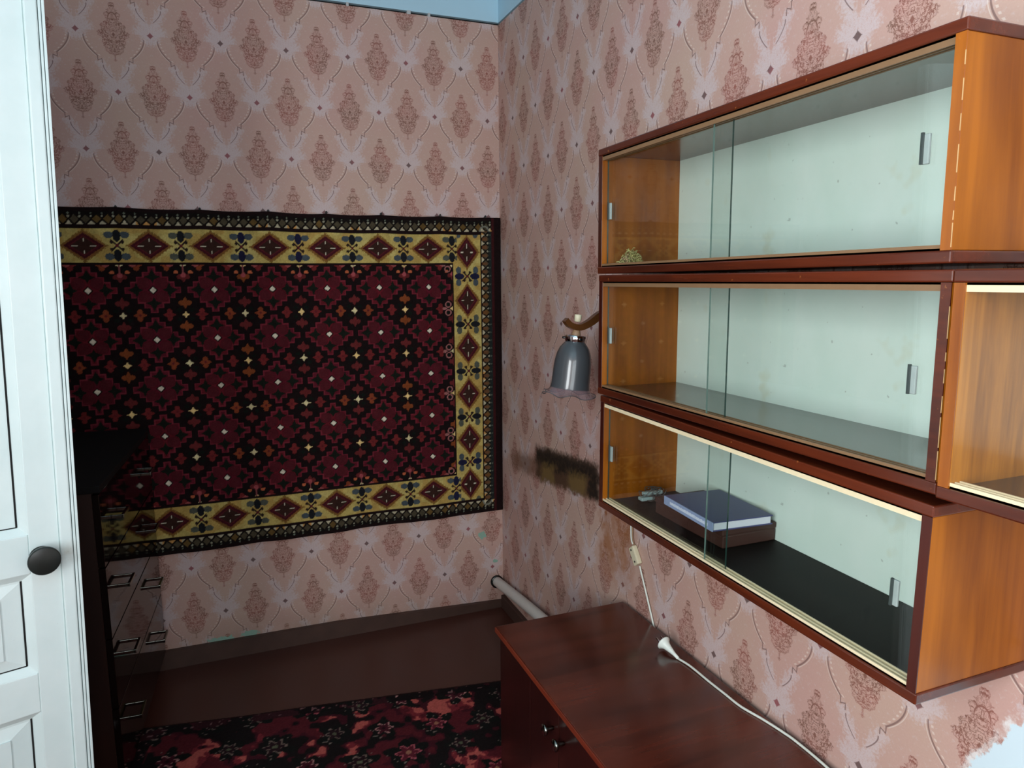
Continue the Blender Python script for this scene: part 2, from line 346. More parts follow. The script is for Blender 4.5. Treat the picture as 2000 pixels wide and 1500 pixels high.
# ------------------------------------------------------------------ mesh helpers
class MB:
    def __init__(s): s.bm = bmesh.new(); s.mi = 0
    def quad(s, *vs):
        f = s.bm.faces.new([s.bm.verts.new(v) for v in vs]); f.material_index = s.mi; return f
    def box(s, x0, x1, y0, y1, z0, z1, bev=0.0):
        vs = [s.bm.verts.new((x, y, z)) for x in (x0, x1) for y in (y0, y1) for z in (z0, z1)]
        fs = [s.bm.faces.new([vs[i] for i in q]) for q in ((0, 1, 3, 2), (4, 6, 7, 5), (0, 4, 5, 1), (2, 3, 7, 6), (0, 2, 6, 4), (1, 5, 7, 3))]
        for f in fs: f.material_index = s.mi
        if bev:
            es = list({e for f in fs for e in f.edges})
            r = bmesh.ops.bevel(s.bm, geom=es, offset=bev, segments=2, affect='EDGES', profile=0.5)
            for f in r['faces']: f.material_index = s.mi
        return s
    def prism(s, poly, z0, z1):     # polygon in xy extruded in z
        a = [s.bm.verts.new((x, y, z0)) for x, y in poly]; b = [s.bm.verts.new((x, y, z1)) for x, y in poly]; n = len(poly)
        fs = [s.bm.faces.new(a[::-1]), s.bm.faces.new(b)] + [s.bm.faces.new((a[i], a[(i+1) % n], b[(i+1) % n], b[i])) for i in range(n)]
        for f in fs: f.material_index = s.mi
        return s
    def tube(s, pts, rad, seg=10, caps=True):
        pts = [Vector(p) for p in pts]; rings = []
        rad = rad if isinstance(rad, (list, tuple)) else [rad]*len(pts)
        up = Vector((0, 0, 1)); prev = None
        for i, p in enumerate(pts):
            t = (pts[min(i+1, len(pts)-1)] - pts[max(i-1, 0)]).normalized()
            if prev is None:
                a = t.cross(up if abs(t.z) < 0.9 else Vector((1, 0, 0))).normalized()
            else:
                a = (prev - t*prev.dot(t)).normalized()
            prev = a; b = t.cross(a)
            rings.append([s.bm.verts.new(p + (a*math.cos(2*pi*k/seg) + b*math.sin(2*pi*k/seg))*rad[i]) for k in range(seg)])
        for r0, r1 in zip(rings, rings[1:]):
            for k in range(seg):
                f = s.bm.faces.new((r0[k], r0[(k+1) % seg], r1[(k+1) % seg], r1[k])); f.smooth = True; f.material_index = s.mi
        if caps:
            for r in (rings[0][::-1], rings[-1]):
                f = s.bm.faces.new(r); f.material_index = s.mi
        return s
    def lathe(s, prof, seg=24, mat=Matrix(), ruffle=None):   # prof (r, z); closed if r=0 ends
        rings = []
        for j, (r, z) in enumerate(prof):
            rings.append([s.bm.verts.new(mat @ Vector(((r + (ruffle(j, k/seg)[0] if ruffle else 0))*math.cos(2*pi*k/seg), (r + (ruffle(j, k/seg)[0] if ruffle else 0))*math.sin(2*pi*k/seg), z + (ruffle(j, k/seg)[1] if ruffle else 0)))) for k in range(seg)])
        for r0, r1 in zip(rings, rings[1:]):
            for k in range(seg):
                f = s.bm.faces.new((r0[k], r0[(k+1) % seg], r1[(k+1) % seg], r1[k])); f.smooth = True; f.material_index = s.mi
        return s
    def build(s, name, mats, parent=None, loc=None, smooth=False):
        bmesh.ops.remove_doubles(s.bm, verts=s.bm.verts, dist=1e-6)
        bmesh.ops.recalc_face_normals(s.bm, faces=s.bm.faces)
        me = bpy.data.meshes.new(name); s.bm.to_mesh(me); s.bm.free()
        for m in (mats if isinstance(mats, (list, tuple)) else [mats]): me.materials.append(M[m])
        o = bpy.data.objects.new(name, me); COL.objects.link(o)
        if parent: o.parent = parent
        if loc: o.location = loc
        if smooth: me.shade_smooth()
        return o
def box(name, mat, x0, x1, y0, y1, z0, z1, parent=None, bev=0.0): return MB().box(x0, x1, y0, y1, z0, z1, bev).build(name, mat, parent)
def empty(name, loc, rot=(0, 0, 0)):
    o = bpy.data.objects.new(name, None); COL.objects.link(o); o.location = loc; o.rotation_euler = rot; o.empty_display_size = 0.05; return o
def tag(o, label, cat, group=None):
    o['label'] = label; o['category'] = cat
    if group: o['group'] = group
    return o
def struct(o, label=None):
    o['kind'] = 'structure'
    if label: o['label'] = label
    return o
def spline(pts, n=8):
    pts = [Vector(p) for p in pts]; out = []
    for i in range(len(pts)-1):
        p0, p1, p2, p3 = pts[max(i-1, 0)], pts[i], pts[i+1], pts[min(i+2, len(pts)-1)]
        for k in range(n):
            t = k/n
            out.append(0.5*((2*p1) + (p2-p0)*t + (2*p0-5*p1+4*p2-p3)*t*t + (3*p1-p0-3*p2+p3)*t**3))
    out.append(pts[-1]); return out

# ------------------------------------------------------------------ room shell
XL, YR, ZC, ZP, FZ = -2.27, -4.30, 3.0, 2.710, 0.02
struct(box('floor', 'floor', XL-.12, .12, YR-.12, .12, -.08, FZ), 'dark brown painted floor')
struct(box('ceiling', 'blue_lime', XL-.12, .12, YR-.12, .12, ZC, ZC+.1), 'pale blue ceiling')
struct(box('wall_back', 'paper_back', XL, 0, 0, .12, FZ, ZP), 'back wall in faded pink damask wallpaper')
struct(box('wall_right', 'paper_right', 0, .12, YR, .12, FZ, ZP), 'right wall in faded pink damask wallpaper with scorch stain')
struct(MB().box(XL-.12, XL, -1.62, .12, FZ, ZP).box(XL-.12, XL, -2.85, -2.46, FZ, ZP).box(XL-.12, XL, YR, -4.05, FZ, ZP).box(XL-.12, XL, -4.05, -2.85, FZ, 1.04).box(XL-.12, XL, -4.05, -2.85, 2.40, ZP).box(XL-.12, XL, -2.46, -1.62, 2.36, ZP).box(XL-.14, XL-.121, -2.5, -1.58, FZ, 2.4).build('wall_left', 'paper_right'))  # last slab closes the unseen doorway, added to block sky light
struct(MB().box(XL, -1.80, YR-.12, YR, FZ, ZP).box(-.50, 0, YR-.12, YR, FZ, ZP).box(-1.80, -.50, YR-.12, YR, FZ, 1.04).box(-1.80, -.50, YR-.12, YR, 2.40, ZP).build('wall_rear', 'paper_back'))
# blue limewashed frieze above the paper, its shadow gap painted in as black strips
t1 = struct(MB().box(XL-.12, .002, .0, .12, ZP+.011, ZC).build('trim_1', 'blue_lime'), 'pale blue frieze above the back wallpaper')
t2 = struct(MB().box(.002, .12, YR, .12, ZP+.011, ZC).build('trim_2', 'blue_lime'), 'pale blue frieze above the right wallpaper')
struct(MB().box(XL-.12, XL, YR, .0, ZP, ZC).box(XL, .0, YR-.12, YR, ZP, ZC).build('trim_3', 'blue_lime'))
g1 = MB().box(XL, .03, .018, .10, ZP-.002, ZP+.013).box(.016, .10, YR, .02, ZP-.002, ZP+.013)
struct(g1.build('trim_4', 'gap'), 'black strip painted for the shade between wallpaper and blue frieze')
br = MB()
for x, w in ((-.655, .010), (-.405, .016), (-.315, .010), (-1.0, .008)): br.box(x, x+w, -.001, .02, ZP-.002, ZP+.013)
struct(br.build('trim_5', 'plaster'))
# skirting boards
bb = MB().prism([(XL, FZ), (0, FZ), (0, .052), (-.8, .092), (-1.5, .098), (XL, .10)], 0, .022)
o = bb.build('baseboard_back', 'skirting'); o.rotation_euler = (pi/2, 0, 0); o.location = (0, 0, 0); struct(o)
struct(box('baseboard_right', 'skirting', -.02, 0, YR, -.024, FZ, .085, bev=.003))
# the window behind the camera
wn = empty('window_1', (-1.15, YR, 1.04)); wn['kind'] = 'structure'
fr = MB()
for x in (-.65, -.03, .59): fr.box(x, x+.06, -.10, -.04, 0, 1.36)
for z in (0, .92, 1.30): fr.box(-.59, .59, -.095, -.045, z, z+.06)
fr.build('window_frame', 'door', wn); box('window_sill', 'door', -.72, .72, -.06, .12, -.035, 0, wn, .004)

wn = empty('window_2', (XL, -3.45, 1.04), (0, 0, -pi/2)); wn['kind'] = 'structure'
fr = MB()
for x in (-.60, -.03, .54): fr.box(x, x+.06, -.115, -.075, 0, 1.36)
for z in (0, .92, 1.30): fr.box(-.54, .54, -.11, -.08, z, z+.06)
fr.build('window_frame', 'door', wn); box('window_sill', 'door', -.68, .68, -.06, .10, -.035, 0, wn, .004)

# ------------------------------------------------------------------ the open white door
D_ANG = math.radians(21.0)
door = empty('door_1', (-1.58, -1.36, 1.03)); door['kind'] = 'structure'; door['label'] = 'white painted panel door standing open'
door.rotation_euler = (Matrix.Rotation(D_ANG, 3, 'Z') @ Matrix.Rotation(math.radians(1.67), 3, 'Y')).to_euler()
# local: x along the leaf towards the free edge, -y faces the camera, z up, origin on the face under the knob
ZB, ZT = -.985, 1.27
st = MB().box(-.02, .036, 0, .04, ZB, ZT, .002); st.build('stile', 'door', door)
MB().box(-.65, -.53, 0, .04, ZB, ZT, .002).build('stile', 'door', door)
MB().box(.036, .0600, -.006, .044, ZB, ZT, .003).box(.0615, .0665, -.003, .044, ZB, ZT, .001).box(.068, .0735, -.001, .046, ZB, ZT, .001).build('astragal', 'door', door)
rails = [(1.13, ZT), (-.036, .050), (-.352, -.262), (ZB, -.80)]
for z0, z1 in rails: MB().box(-.53, -.02, 0, .04, z0, z1, .002).build('rail', 'door', door)
def panel(z0, z1, raised):
    x0, x1 = -.53, -.02
    b = MB(); b.box(x0, x1, .016, .030, z0, z1); p = b.build('panel', 'door', door)
    # sloping moulding round the opening
    mo = MB()
    def ring(a, ya, c, yc):
        P = [(x0+a, ya, z0+a), (x1-a, ya, z0+a), (x1-a, ya, z1-a), (x0+a, ya, z1-a)]; Q = [(x0+c, yc, z0+c), (x1-c, yc, z0+c), (x1-c, yc, z1-c), (x0+c, yc, z1-c)]
        for i in range(4): mo.quad(P[i], P[(i+1) % 4], Q[(i+1) % 4], Q[i])
    ring(0, .002, .015, .0145); ring(.015, .0145, .015, .018)
    m_ = mo.build('moulding', 'door', p)
    g = MB()
    c = .0165
    g.box(x1-c-.0025, x1-c+.001, .0150, .0165, z0+c, z1-c).box(x0+c, x1-c, .0150, .0165, z0+c-.001, z0+c+.001)
    g.build('crack', 'gap', p)
    if raised:
        rb = MB(); a, c = .02, .058
        P = [(x0+a, .0155, z0+a), (x1-a, .0155, z0+a), (x1-a, .0155, z1-a), (x0+a, .0155, z1-a)]; Q = [(x0+c, .004, z0+c*.8), (x1-c, .004, z0+c*.8), (x1-c, .004, z1-c*.8), (x0+c, .004, z1-c*.8)]
        R_ = [(x, .008, z) for x, _, z in Q]
        for i in range(4): rb.quad(P[i], P[(i+1) % 4], R_[(i+1) % 4], R_[i]); rb.quad(R_[i], R_[(i+1) % 4], Q[(i+1) % 4], Q[i])
        rb.quad(*Q); rb.build('raised_field', 'door', p)
panel(.050, 1.13, False); panel(-.262, -.036, True); panel(-.80, -.352, True)
kn = MB(); R90 = Matrix.Rotation(pi/2, 4, 'X')
kn.lathe([(.0, 0), (.021, 0), (.022, .003), (.017, .008), (.011, .012), (.010, .020), (.013, .025), (.025, .029), (.0295, .033), (.0305, .038), (.0300, .0425), (.0285, .0438), (.0283, .0439), (0, .0442)], 32, R90)
k_ = kn.build('door_knob', 'knob', door); k_['label'] = 'black round door knob'
struct(MB().box(XL-.02, XL+.03, -1.62, -1.54, FZ, 2.44).box(XL-.02, XL+.03, -2.54, -2.46, FZ, 2.44).box(XL-.02, XL+.03, -2.46, -1.62, 2.36, 2.44).build('trim_6', 'door'))
# ------------------------------------------------------------------ glazed wall shelves
def shelf(name, y1, y0, z0, z1, label, tilt=0.0, cream=False, inner='shelf_inner', side='shelf_side', pane_y=None, d=.249, edges=('edge_dark', 'edge_orange'), left_pull=True, sink=0.0):
    """y1 far end, y0 near end; local origin at far lower wall corner, local y negative towards the camera"""
    ln, h, t = y1 - y0, z1 - z0, .018
    e = empty(name, (-.001, y1, z0), (tilt, 0, 0)); tag(e, label, 'shelf', 'glazed shelves on the wall')
    tr = 'track_cream' if cream else 'track_brown'
    MB().box(-d, 0, -ln, 0, h-t, h, .0025).build('top_board', 'shelf_edge', e)
    b_ = MB().box(-d, 0, -ln, 0, 0, t, .0025).build('bottom_board', 'shelf_edge', e)
    MB().box(-d+.028, -.008, -ln+t, -t, t-.0005, t+.0015).build('floor_lining', inner, b_)
    for k_e, (sa, sb) in enumerate(((-t, -.002), (-ln+.002, -ln+t))):
        sd = MB().box(-d+.003, 0, sa, sb, t, h-t, .001).build('side_board', side, e)
        MB().box(-d+.001, -d+.0029, sa, sb, t, h-t).build('edge_band', edges[k_e], sd)
        if k_e and inner != 'shelf_black':
            wr = MB(); z_ = t+.004; random.seed(len(label))
            while z_ < h-t-.03:
                l_ = random.uniform(.006, .045); wr.box(-d+.0006, -d+.0018, sa-.0003, sa+.0005, z_, min(z_+l_, h-t-.003)); z_ += l_ + random.uniform(.002, .02)
            wr.build('worn_edge', 'worn', sd)
    MB().box(-.007, -.002, -ln+t, -t, t, h-t).build('back_panel', 'mint', e)
    ya, yb = -ln+t, -t
    MB().box(-d+.004, -d+.026, ya, yb, t, t+.003).box(-d+.004, -d+.0065, ya, yb, t, t+.008).box(-d+.0135, -d+.0160, ya, yb, t, t+.008).box(-d+.0235, -d+.026, ya, yb, t, t+.008).build('lower_track', tr, e)
    MB().box(-d+.004, -d+.026, ya, yb, h-t-.003, h-t).box(-d+.004, -d+.0065, ya, yb, h-t-.012, h-t).box(-d+.0135, -d+.0160, ya, yb, h-t-.012, h-t).box(-d+.0235, -d+.026, ya, yb, h-t-.012, h-t).build('upper_track', tr, e)
    pl, pr = pane_y            # left pane ends at pl (near end), right pane starts at pr (far end)
    zz0, zz1 = t+.0035, h-t-.0035
    def pane(xa, a, c, pull_y, em='glass_edge'):
        p = MB(); p.box(xa, xa+.004, a, c, zz0, zz1)
        for f in p.bm.faces:
            f.material_index = 0 if abs(f.calc_center_median().x - xa - .002) > .0015 else 1
        o = p.build('glass_pane', ['glass', em], e)
        q = MB().box(xa-.005, xa-.0005, pull_y-.0055, pull_y+.0055, h*.50-.021, h*.50+.021, .0012); q.mi = 1; q.box(xa-.0085, xa-.0045, pull_y+.0025, pull_y+.0062, h*.50-.021, h*.50+.023)  # second box is a dark strip standing in for shade on the pull
        q.build('finger_pull', ['glass_tab', 'pull_shade'], o)
    if left_pull: pane(-d+.0180, pl, yb-.001, yb-.022)     # left pane runs in the rear groove
    else: pane(-d+.0180, ya+.02, pr-.03, pr-.06)     # slid open
    pane(-d+.0080, ya+.001, pr, ya+.035, 'glass_edge_faint')     # right pane in the front groove
    return e
sh1 = shelf('glazed_shelf', -1.390, -2.396, 1.6235, 1.9440, 'topmost of the three stacked glazed shelves, dried straw clump inside', tilt=-.006, pane_y=(-.515, -.468))
sh2 = shelf('glazed_shelf', -1.398, -2.402, 1.3010, 1.6205, 'glazed shelf in the middle of the stack, empty with dark floor', tilt=-.001, edges=('edge_dark', 'shelf_edge'), pane_y=(-.512, -.464))
sh3 = shelf('glazed_shelf', -1.410, -2.398, .9860, 1.2985, 'bottom glazed shelf of the stack, holding the blue book', tilt=.013, cream=True, inner='shelf_black', edges=('edge_dark', 'edge_dark'), pane_y=(-.52, -.462))
sh4 = shelf('glazed_shelf', -2.411, -3.411, 1.3030, 1.6215, 'glazed shelf at the right picture edge with cream tracks, beside the stack', cream=True, side='sidewood4', edges=('edge_orange', 'edge_orange'), pane_y=(-.52, -.46), d=.262, left_pull=False)

# ------------------------------------------------------------------ things in the shelves
def in_shelf(zoff): return zoff
FL3 = .9860 + .0195
# brown card box lying in the bottom shelf
bz = FL3 - .004
bxo = empty('flat_box', (-.012, -1.835, bz)); tag(bxo, 'flat brown cardboard box under the blue book in the bottom shelf', 'box')
MB().box(-.150, 0, 0, .275, 0, .028, .002).build('box_base', 'boxbrown', bxo)
MB().box(-.152, .001, -.001, .276, .030, .044, .002).box(-.149, -.001, .001, .274, .026, .032).build('box_lid', 'boxbrown', bxo)
bk = empty('book', (-.105, -1.735, bz+.0448), (0, 0, math.radians(-4)))
tag(bk, 'blue hardback book with white pages lying on the brown box', 'book')
hx, hy = .080, .107
MB().box(-hx+.003, hx-.004, -hy+.003, hy-.003, .0025, .0195).build('page_block', 'print', bk)
cv = MB().box(-hx, hx, -hy, hy, 0, .0025, .0006).box(-hx, hx, -hy, hy, .0195, .022, .0006)
cv.build('cover', 'bookblue', bk)
sp = MB().box(-hx-.0015, -hx+.002, -hy, hy, 0, .022, .0008).build('spine', 'bookspine', bk)
pr_ = MB(); yy = hy-.03
random.seed(3)
while yy > -hy+.02:
    w = random.choice((.0022, .003, .0016)); hgt = random.choice((.006, .0075, .0065))
    pr_.box(-hx-.0020, -hx-.0014, yy-w, yy, .008, .008+hgt); yy -= w + .0016
pr_.build('spine_print', 'print', sp)
# tangled bit of grey plastic and wire
jk = empty('wire_scrap', (-.128, -1.470, FL3-.001)); tag(jk, 'tangle of thin wire with grey plastic strip in the bottom shelf', 'scrap')
MB().box(-.018, .042, -.010, .004, .016, .026, .002).box(-.030, .012, -.018, .004, .004, .014, .003).build('plastic_strip', 'junkgrey', jk)
random.seed(5)
w_ = MB()
for i in range(16):
    a = random.uniform(0, 2*pi); cx, cy = random.uniform(-.02, .03), random.uniform(-.015, .015)
    pts = [(cx + random.uniform(.012, .03)*math.cos(a + k*1.3), cy + random.uniform(.010, .022)*math.sin(a + k*1.3), max(.001, random.uniform(.001, .038))) for k in range(5)]
    w_.tube(spline(pts, 5), .0010, 5)
w_.build('wire', 'wire', jk)
# clump of dried straw in the top shelf
ms = empty('straw_clump', (-.205, -1.485, 1.6235+.0195)); tag(ms, 'small clump of dried straw in the left corner of the top shelf', 'straw')
def tuft(n, mat, rx, h, cx, sd):
    random.seed(sd); b = MB()
    for i in range(n):
        a = random.uniform(0, 2*pi); r = random.random()**.6*rx; z = h*(1 - (r/rx)**2)*random.uniform(.3, 1)
        p = Vector((cx + r*math.cos(a)*.6, r*math.sin(a), max(.0012, z*.8)))
        d = Vector((random.uniform(-1, 1), random.uniform(-1, 1), random.uniform(-.4, .6)))*.012
        q = p + d; q.z = max(.0012, q.z); m2 = (p+q)/2 + Vector((0, 0, .004))
        b.tube([p, m2, q], .0011, 4)
    return b.build('straw', mat, ms)
tuft(260, 'moss', .042, .052, 0, 2); tuft(70, 'moss2', .02, .034, -.010, 9)

# ------------------------------------------------------------------ wall sconce with cord and switch
la = empty('wall_sconce', (0, -1.20, 1.49)); tag(la, 'wall sconce with smoky bell glass shade on a curved wooden arm', 'lamp')
MB().box(-.018, -.001, -.045, .045, -.07, .07, .006).build('wall_plate', 'arm', la)
arm = MB()
pth = spline([(-.012, 0, .035), (-.08, 0, .03), (-.135, 0, .013), (-.172, 0, -.010), (-.205, 0, -.022), (-.235, 0, -.015), (-.252, 0, .002)], 6)
n = len(pth); rings = []
for i, p in enumerate(pth):
    t = (pth[min(i+1, n-1)] - pth[max(i-1, 0)]).normalized(); nn = Vector((-t.z, 0, t.x))
    hh_ = .013*(1 - .45*(i/n)); rings.append([arm.bm.verts.new(p + nn*a*hh_ + Vector((0, c*.011, 0))) for a, c in ((-1, -1), (1, -1), (1, 1), (-1, 1))])
for a, c in zip(rings, rings[1:]):
    for k in range(4): arm.bm.faces.new((a[k], a[(k+1) % 4], c[(k+1) % 4], c[k]))
arm.bm.faces.new(rings[0][::-1]); arm.bm.faces.new(rings[-1])
arm.build('arm', 'arm', la)
TILT = Matrix.Translation((-.212, 0, -.014)) @ Matrix.Rotation(math.radians(7), 4, 'Y')
MB().lathe([(0, .030), (.010, .030), (.011, .027), (.010, .010), (.006, .008), (0, .008)], 16, TILT).build('terminal_cap', 'ivory', la)
MB().lathe([(0, -.006), (.008, -.006), (.014, -.030), (.014, -.034), (0, -.034)], 18, TILT).build('lampholder', 'cord_brown', la)
col_ = MB().lathe([(0, -.032), (.030, -.032), (.0315, -.034), (.0315, -.050), (.029, -.052), (.012, -.052)], 28, TILT).build('shade_collar', 'chrome', la)
for k in range(3):
    a = 2*pi*k/3 + .5
    MB().tube([TILT @ Vector((math.cos(a)*.030, math.sin(a)*.030, -.042)), TILT @ Vector((math.cos(a)*.040, math.sin(a)*.040, -.042))], .0035, 8).build('thumb_screw', 'dkmetal', col_)
MB().lathe([(.026, -.048), (.033, -.056), (.044, -.070), (.051, -.088), (.055, -.110), (.0565, -.135), (.057, -.160), (.0575, -.180), (.060, -.192)], 48, TILT).lathe([(.024, -.050), (.031, -.058), (.042, -.072), (.049, -.089), (.053, -.110), (.0545, -.135), (.055, -.160), (.0555, -.180), (.058, -.192)], 48, TILT).build('glass_shade', 'shade', la)
ruf = lambda j, u: (j*.0022*math.cos(2*pi*u*6), j*.0013*math.sin(2*pi*u*6 + .6))
MB().lathe([(.0600, -.190), (.0635, -.197), (.068, -.203), (.0735, -.2075), (.079, -.210)], 72, TILT, ruf).build('ruffled_hem', 'hem', la)
rim_ = [TILT @ Vector(((.079+.0088*math.cos(2*pi*u*6))*math.cos(2*pi*u), (.079+.0088*math.cos(2*pi*u*6))*math.sin(2*pi*u), -.210+.0052*math.sin(2*pi*u*6+.6))) for u in [k/144 for k in range(145)]]
MB().tube(rim_, .0011, 6).build('hem_rim', 'shade', la)
MB().lathe([(0, -.034), (.010, -.036), (.011, -.05), (.016, -.07), (.021, -.09), (.022, -.105), (.016, -.12), (0, -.126)], 18, TILT).build('bulb', 'junkgrey', la)
# twin cord: down the wall, through the rocker switch, behind the desk   (local y offset -1.20, z 1.49)
def lw(y, z, x=-.006): return (x, y+1.20, z-1.49)
cA = [lw(-1.195, 1.42), lw(-1.188, 1.0), lw(-1.187, .80), lw(-1.200, .762)]
cB = [lw(-1.243, .705, -.006), lw(-1.262, .67), lw(-1.300, .60), lw(-1.335, .53), lw(-1.36, .45)]
MB().tube(spline(cA), .0028, 8).tube(spline(cB), .0030, 8).build('cord', 'cord', la)
MB().tube(spline([(x, y-.010, z) for x, y, z in cA]), .0020, 8).build('second_strand', 'cord_brown', la)
sw = MB(); tilt_sw = Matrix.Translation(lw(-1.2225, .733, -.010)) @ Matrix.Rotation(math.radians(-38), 4, 'X')
for v in [(-.010, .010)]: pass
sw.box(-.009, .009, -.015, .015, -.030, .030, .004); bmesh.ops.transform(sw.bm, matrix=tilt_sw, verts=sw.bm.verts)
swo = sw.build('switch', 'ivory', la)
for z in (-.019, .019):
    MB().lathe([(0, -.0), (.0032, 0), (.0032, .0015), (0, .0015)], 10, tilt_sw @ Matrix.Translation((-.0088, 0, z)) @ Matrix.Rotation(-pi/2, 4, 'Y')).build('screw', 'knob', swo)
MB().lathe([(0, 0), (.0045, 0), (.004, .006), (0, .007)], 12, tilt_sw @ Matrix.Translation((-.002, .0145, 0)) @ Matrix.Rotation(-pi/2, 4, 'X')).build('rocker_button', 'knob', swo)

# ------------------------------------------------------------------ heating pipe in the corner
pp = empty('heating_pipe', (-.04, 0, FZ)); tag(pp, 'white enamelled heating pipe in the room corner behind the desk', 'pipe')
MB().tube(spline([(.006, .004, .128), (-.002, -.25, .165), (-.012, -.52, .203), (-.020, -.80, .235), (-.022, -1.02, .25), (-.022, -1.07, .22), (-.022, -1.08, .15), (-.022, -1.08, .002)], 6), .0235, 20).build('pipe_run', 'pipe', pp)
MB().lathe([(.0236, -.010), (.031, -.010), (.031, .012), (.0236, .012)], 24, Matrix.Translation((.006, 0, .128)) @ Matrix.Rotation(pi/2, 4, 'X')).build('wall_collar', 'dkmetal', pp)

# ------------------------------------------------------------------ low desk cabinet under the shelves
dk = empty('low_cabinet', (0, -1.17, FZ)); tag(dk, 'low dark mahogany cabinet standing under the glazed shelves', 'cabinet')
DL, DT = 1.28, .557 - FZ
MB().box(-.470, -.022, -DL, 0, DT-.016, DT, .0025).build('top', 'desk', dk)
MB().box(-.4735, -.470, -DL+.002, -.002, DT-.0155, DT-.001, .0008).build('top_edge_band', 'desk_edge', dk)
MB().box(-.455, -.03, -.036, -.018, .012, DT-.016).build('side_board', 'desk_front', dk)
MB().box(-.455, -.03, -DL+.018, -DL+.036, .012, DT-.016).build('side_board', 'desk_front', dk)
MB().box(-.445, -.03, -DL+.036, -.036, .055, .073).build('bottom_board', 'desk_front', dk)
MB().box(-.036, -.03, -DL+.036, -.036, .073, DT-.016).build('back_panel', 'desk_front', dk)
MB().box(-.435, -.42, -DL+.036, -.036, .012, .055).build('plinth', 'desk_front', dk)
MB().box(-.463, -.445, -.251, -.020, .058, DT-.018, .0015).build('seam_panel', 'desk_front', dk)  # its near seam is shaped in for a line taken as a reflection
def knob(parent, y, z):
    m = Matrix.Translation((-.463, y, z)) @ Matrix.Rotation(-pi/2, 4, 'Y')
    MB().lathe([(0, 0), (.0055, 0), (.0055, .012), (.008, .016), (.014, .022), (.0155, .026), (.014, .029), (0, .030)], 24, m).build('knob', 'knobmetal', parent)
d1 = MB().box(-.463, -.445, -.434, -.253, .058, DT-.018, .0015).build('door', 'desk_front', dk); knob(d1, -.404, .452)
d2 = MB().box(-.463, -.445, -.840, -.437, .058, DT-.018, .0015).build('door', 'desk_front', dk); knob(d2, -.467, .450)
d3 = MB().box(-.463, -.445, -DL+.020, -.843, .058, DT-.018, .0015).build('door', 'desk_front', dk); knob(d3, -.88, .450)

# plug and cord lying on the cabinet
pg = empty('power_cord', (-.075, -1.492, .557)); tag(pg, 'white plug and cord lying on the low mahogany cabinet', 'cord')
PLM = Matrix.Translation((0, 0, .0225)) @ Matrix.Rotation(math.radians(-80), 4, 'Z') @ Matrix.Rotation(math.radians(109), 4, 'Y')
MB().lathe([(0, -.007), (.0195, -.007), (.0205, -.006), (.0205, -.003), (.0165, -.0005), (.0115, .008), (.008, .024), (.0052, .040), (.0042, .056), (0, .057)], 24, PLM).build('plug', 'white_plastic', pg)
for s_ in (-1, 1):
    MB().tube([PLM @ Vector((0, s_*.0085, -.006)), PLM @ Vector((0, s_*.0085, -.027))], .0023, 8).build('pin', 'steel', pg)
e0 = PLM @ Vector((0, 0, .050)); e1 = PLM @ Vector((0, 0, .058))
MB().tube(spline([e0, e1, (.016, -.10, .0045), (.018, -.18, .0032), (.020, -.24, .0032), (.022, -.30, .0032), (.036, -.36, .0032), (.0455, -.415, .0032), (.0495, -.46, .0032), (.047, -.55, .0032), (.030, -.72, .0032), (.020, -.95, .0032)], 8), .0031, 8).build('cable', 'cord', pg)

# ------------------------------------------------------------------ lacquered chest of drawers behind the door
ch = empty('chest_of_drawers', (-1.492, -.062, FZ), (0, 0, -math.atan2(.05, .82)))
tag(ch, 'dark glossy lacquered chest of drawers half hidden behind the white door', 'chest')
CL, CH, CD = .82, 1.03, .50
MB().box(-CD, .006, -CL-.006, .0, CH-.022, CH, .003).build('top', 'cloth_black', ch)
for y in (-CL, -.018): MB().box(-CD, -.018, y, y+.018, .10, CH-.022).build('side_board', 'chest_side', ch)
MB().box(-CD, -.49, -CL+.018, -.018, .10, CH-.022).build('back_panel', 'chest_side', ch)
MB().box(-CD, -.018, -CL+.018, -.018, .10, .118).build('bottom_board', 'chest_side', ch)
MB().box(-.020, -.002, -CL, .0, .100, .135).build('front_rail', 'lacquer', ch)
for x in (-.06, -CD+.05):
    for y in (-CL+.05, -.05): MB().lathe([(0, 0), (.014, 0), (.022, .09), (.022, .10), (0, .10)], 12, Matrix.Translation((x, y, 0))).build('leg', 'chest_side', ch)
zs = [.138, .355, .572, .789, 1.006]
for i in range(4):
    dr = MB().box(-.018, 0, -CL+.002, -.002, zs[i], zs[i+1]-.004, .0012).build('drawer', 'lacquer', ch)
    zc = (zs[i]+zs[i+1])/2
    for yc in (-.655, -.165):
        h = MB()
        h.box(0, .032, yc-.042, yc-.036, zc-.005, zc+.005, .001).box(0, .032, yc+.036, yc+.042, zc-.005, zc+.005, .001).box(.026, .034, yc-.042, yc+.042, zc-.006, zc+.006, .0015)
        h.build('handle', 'handle', dr)

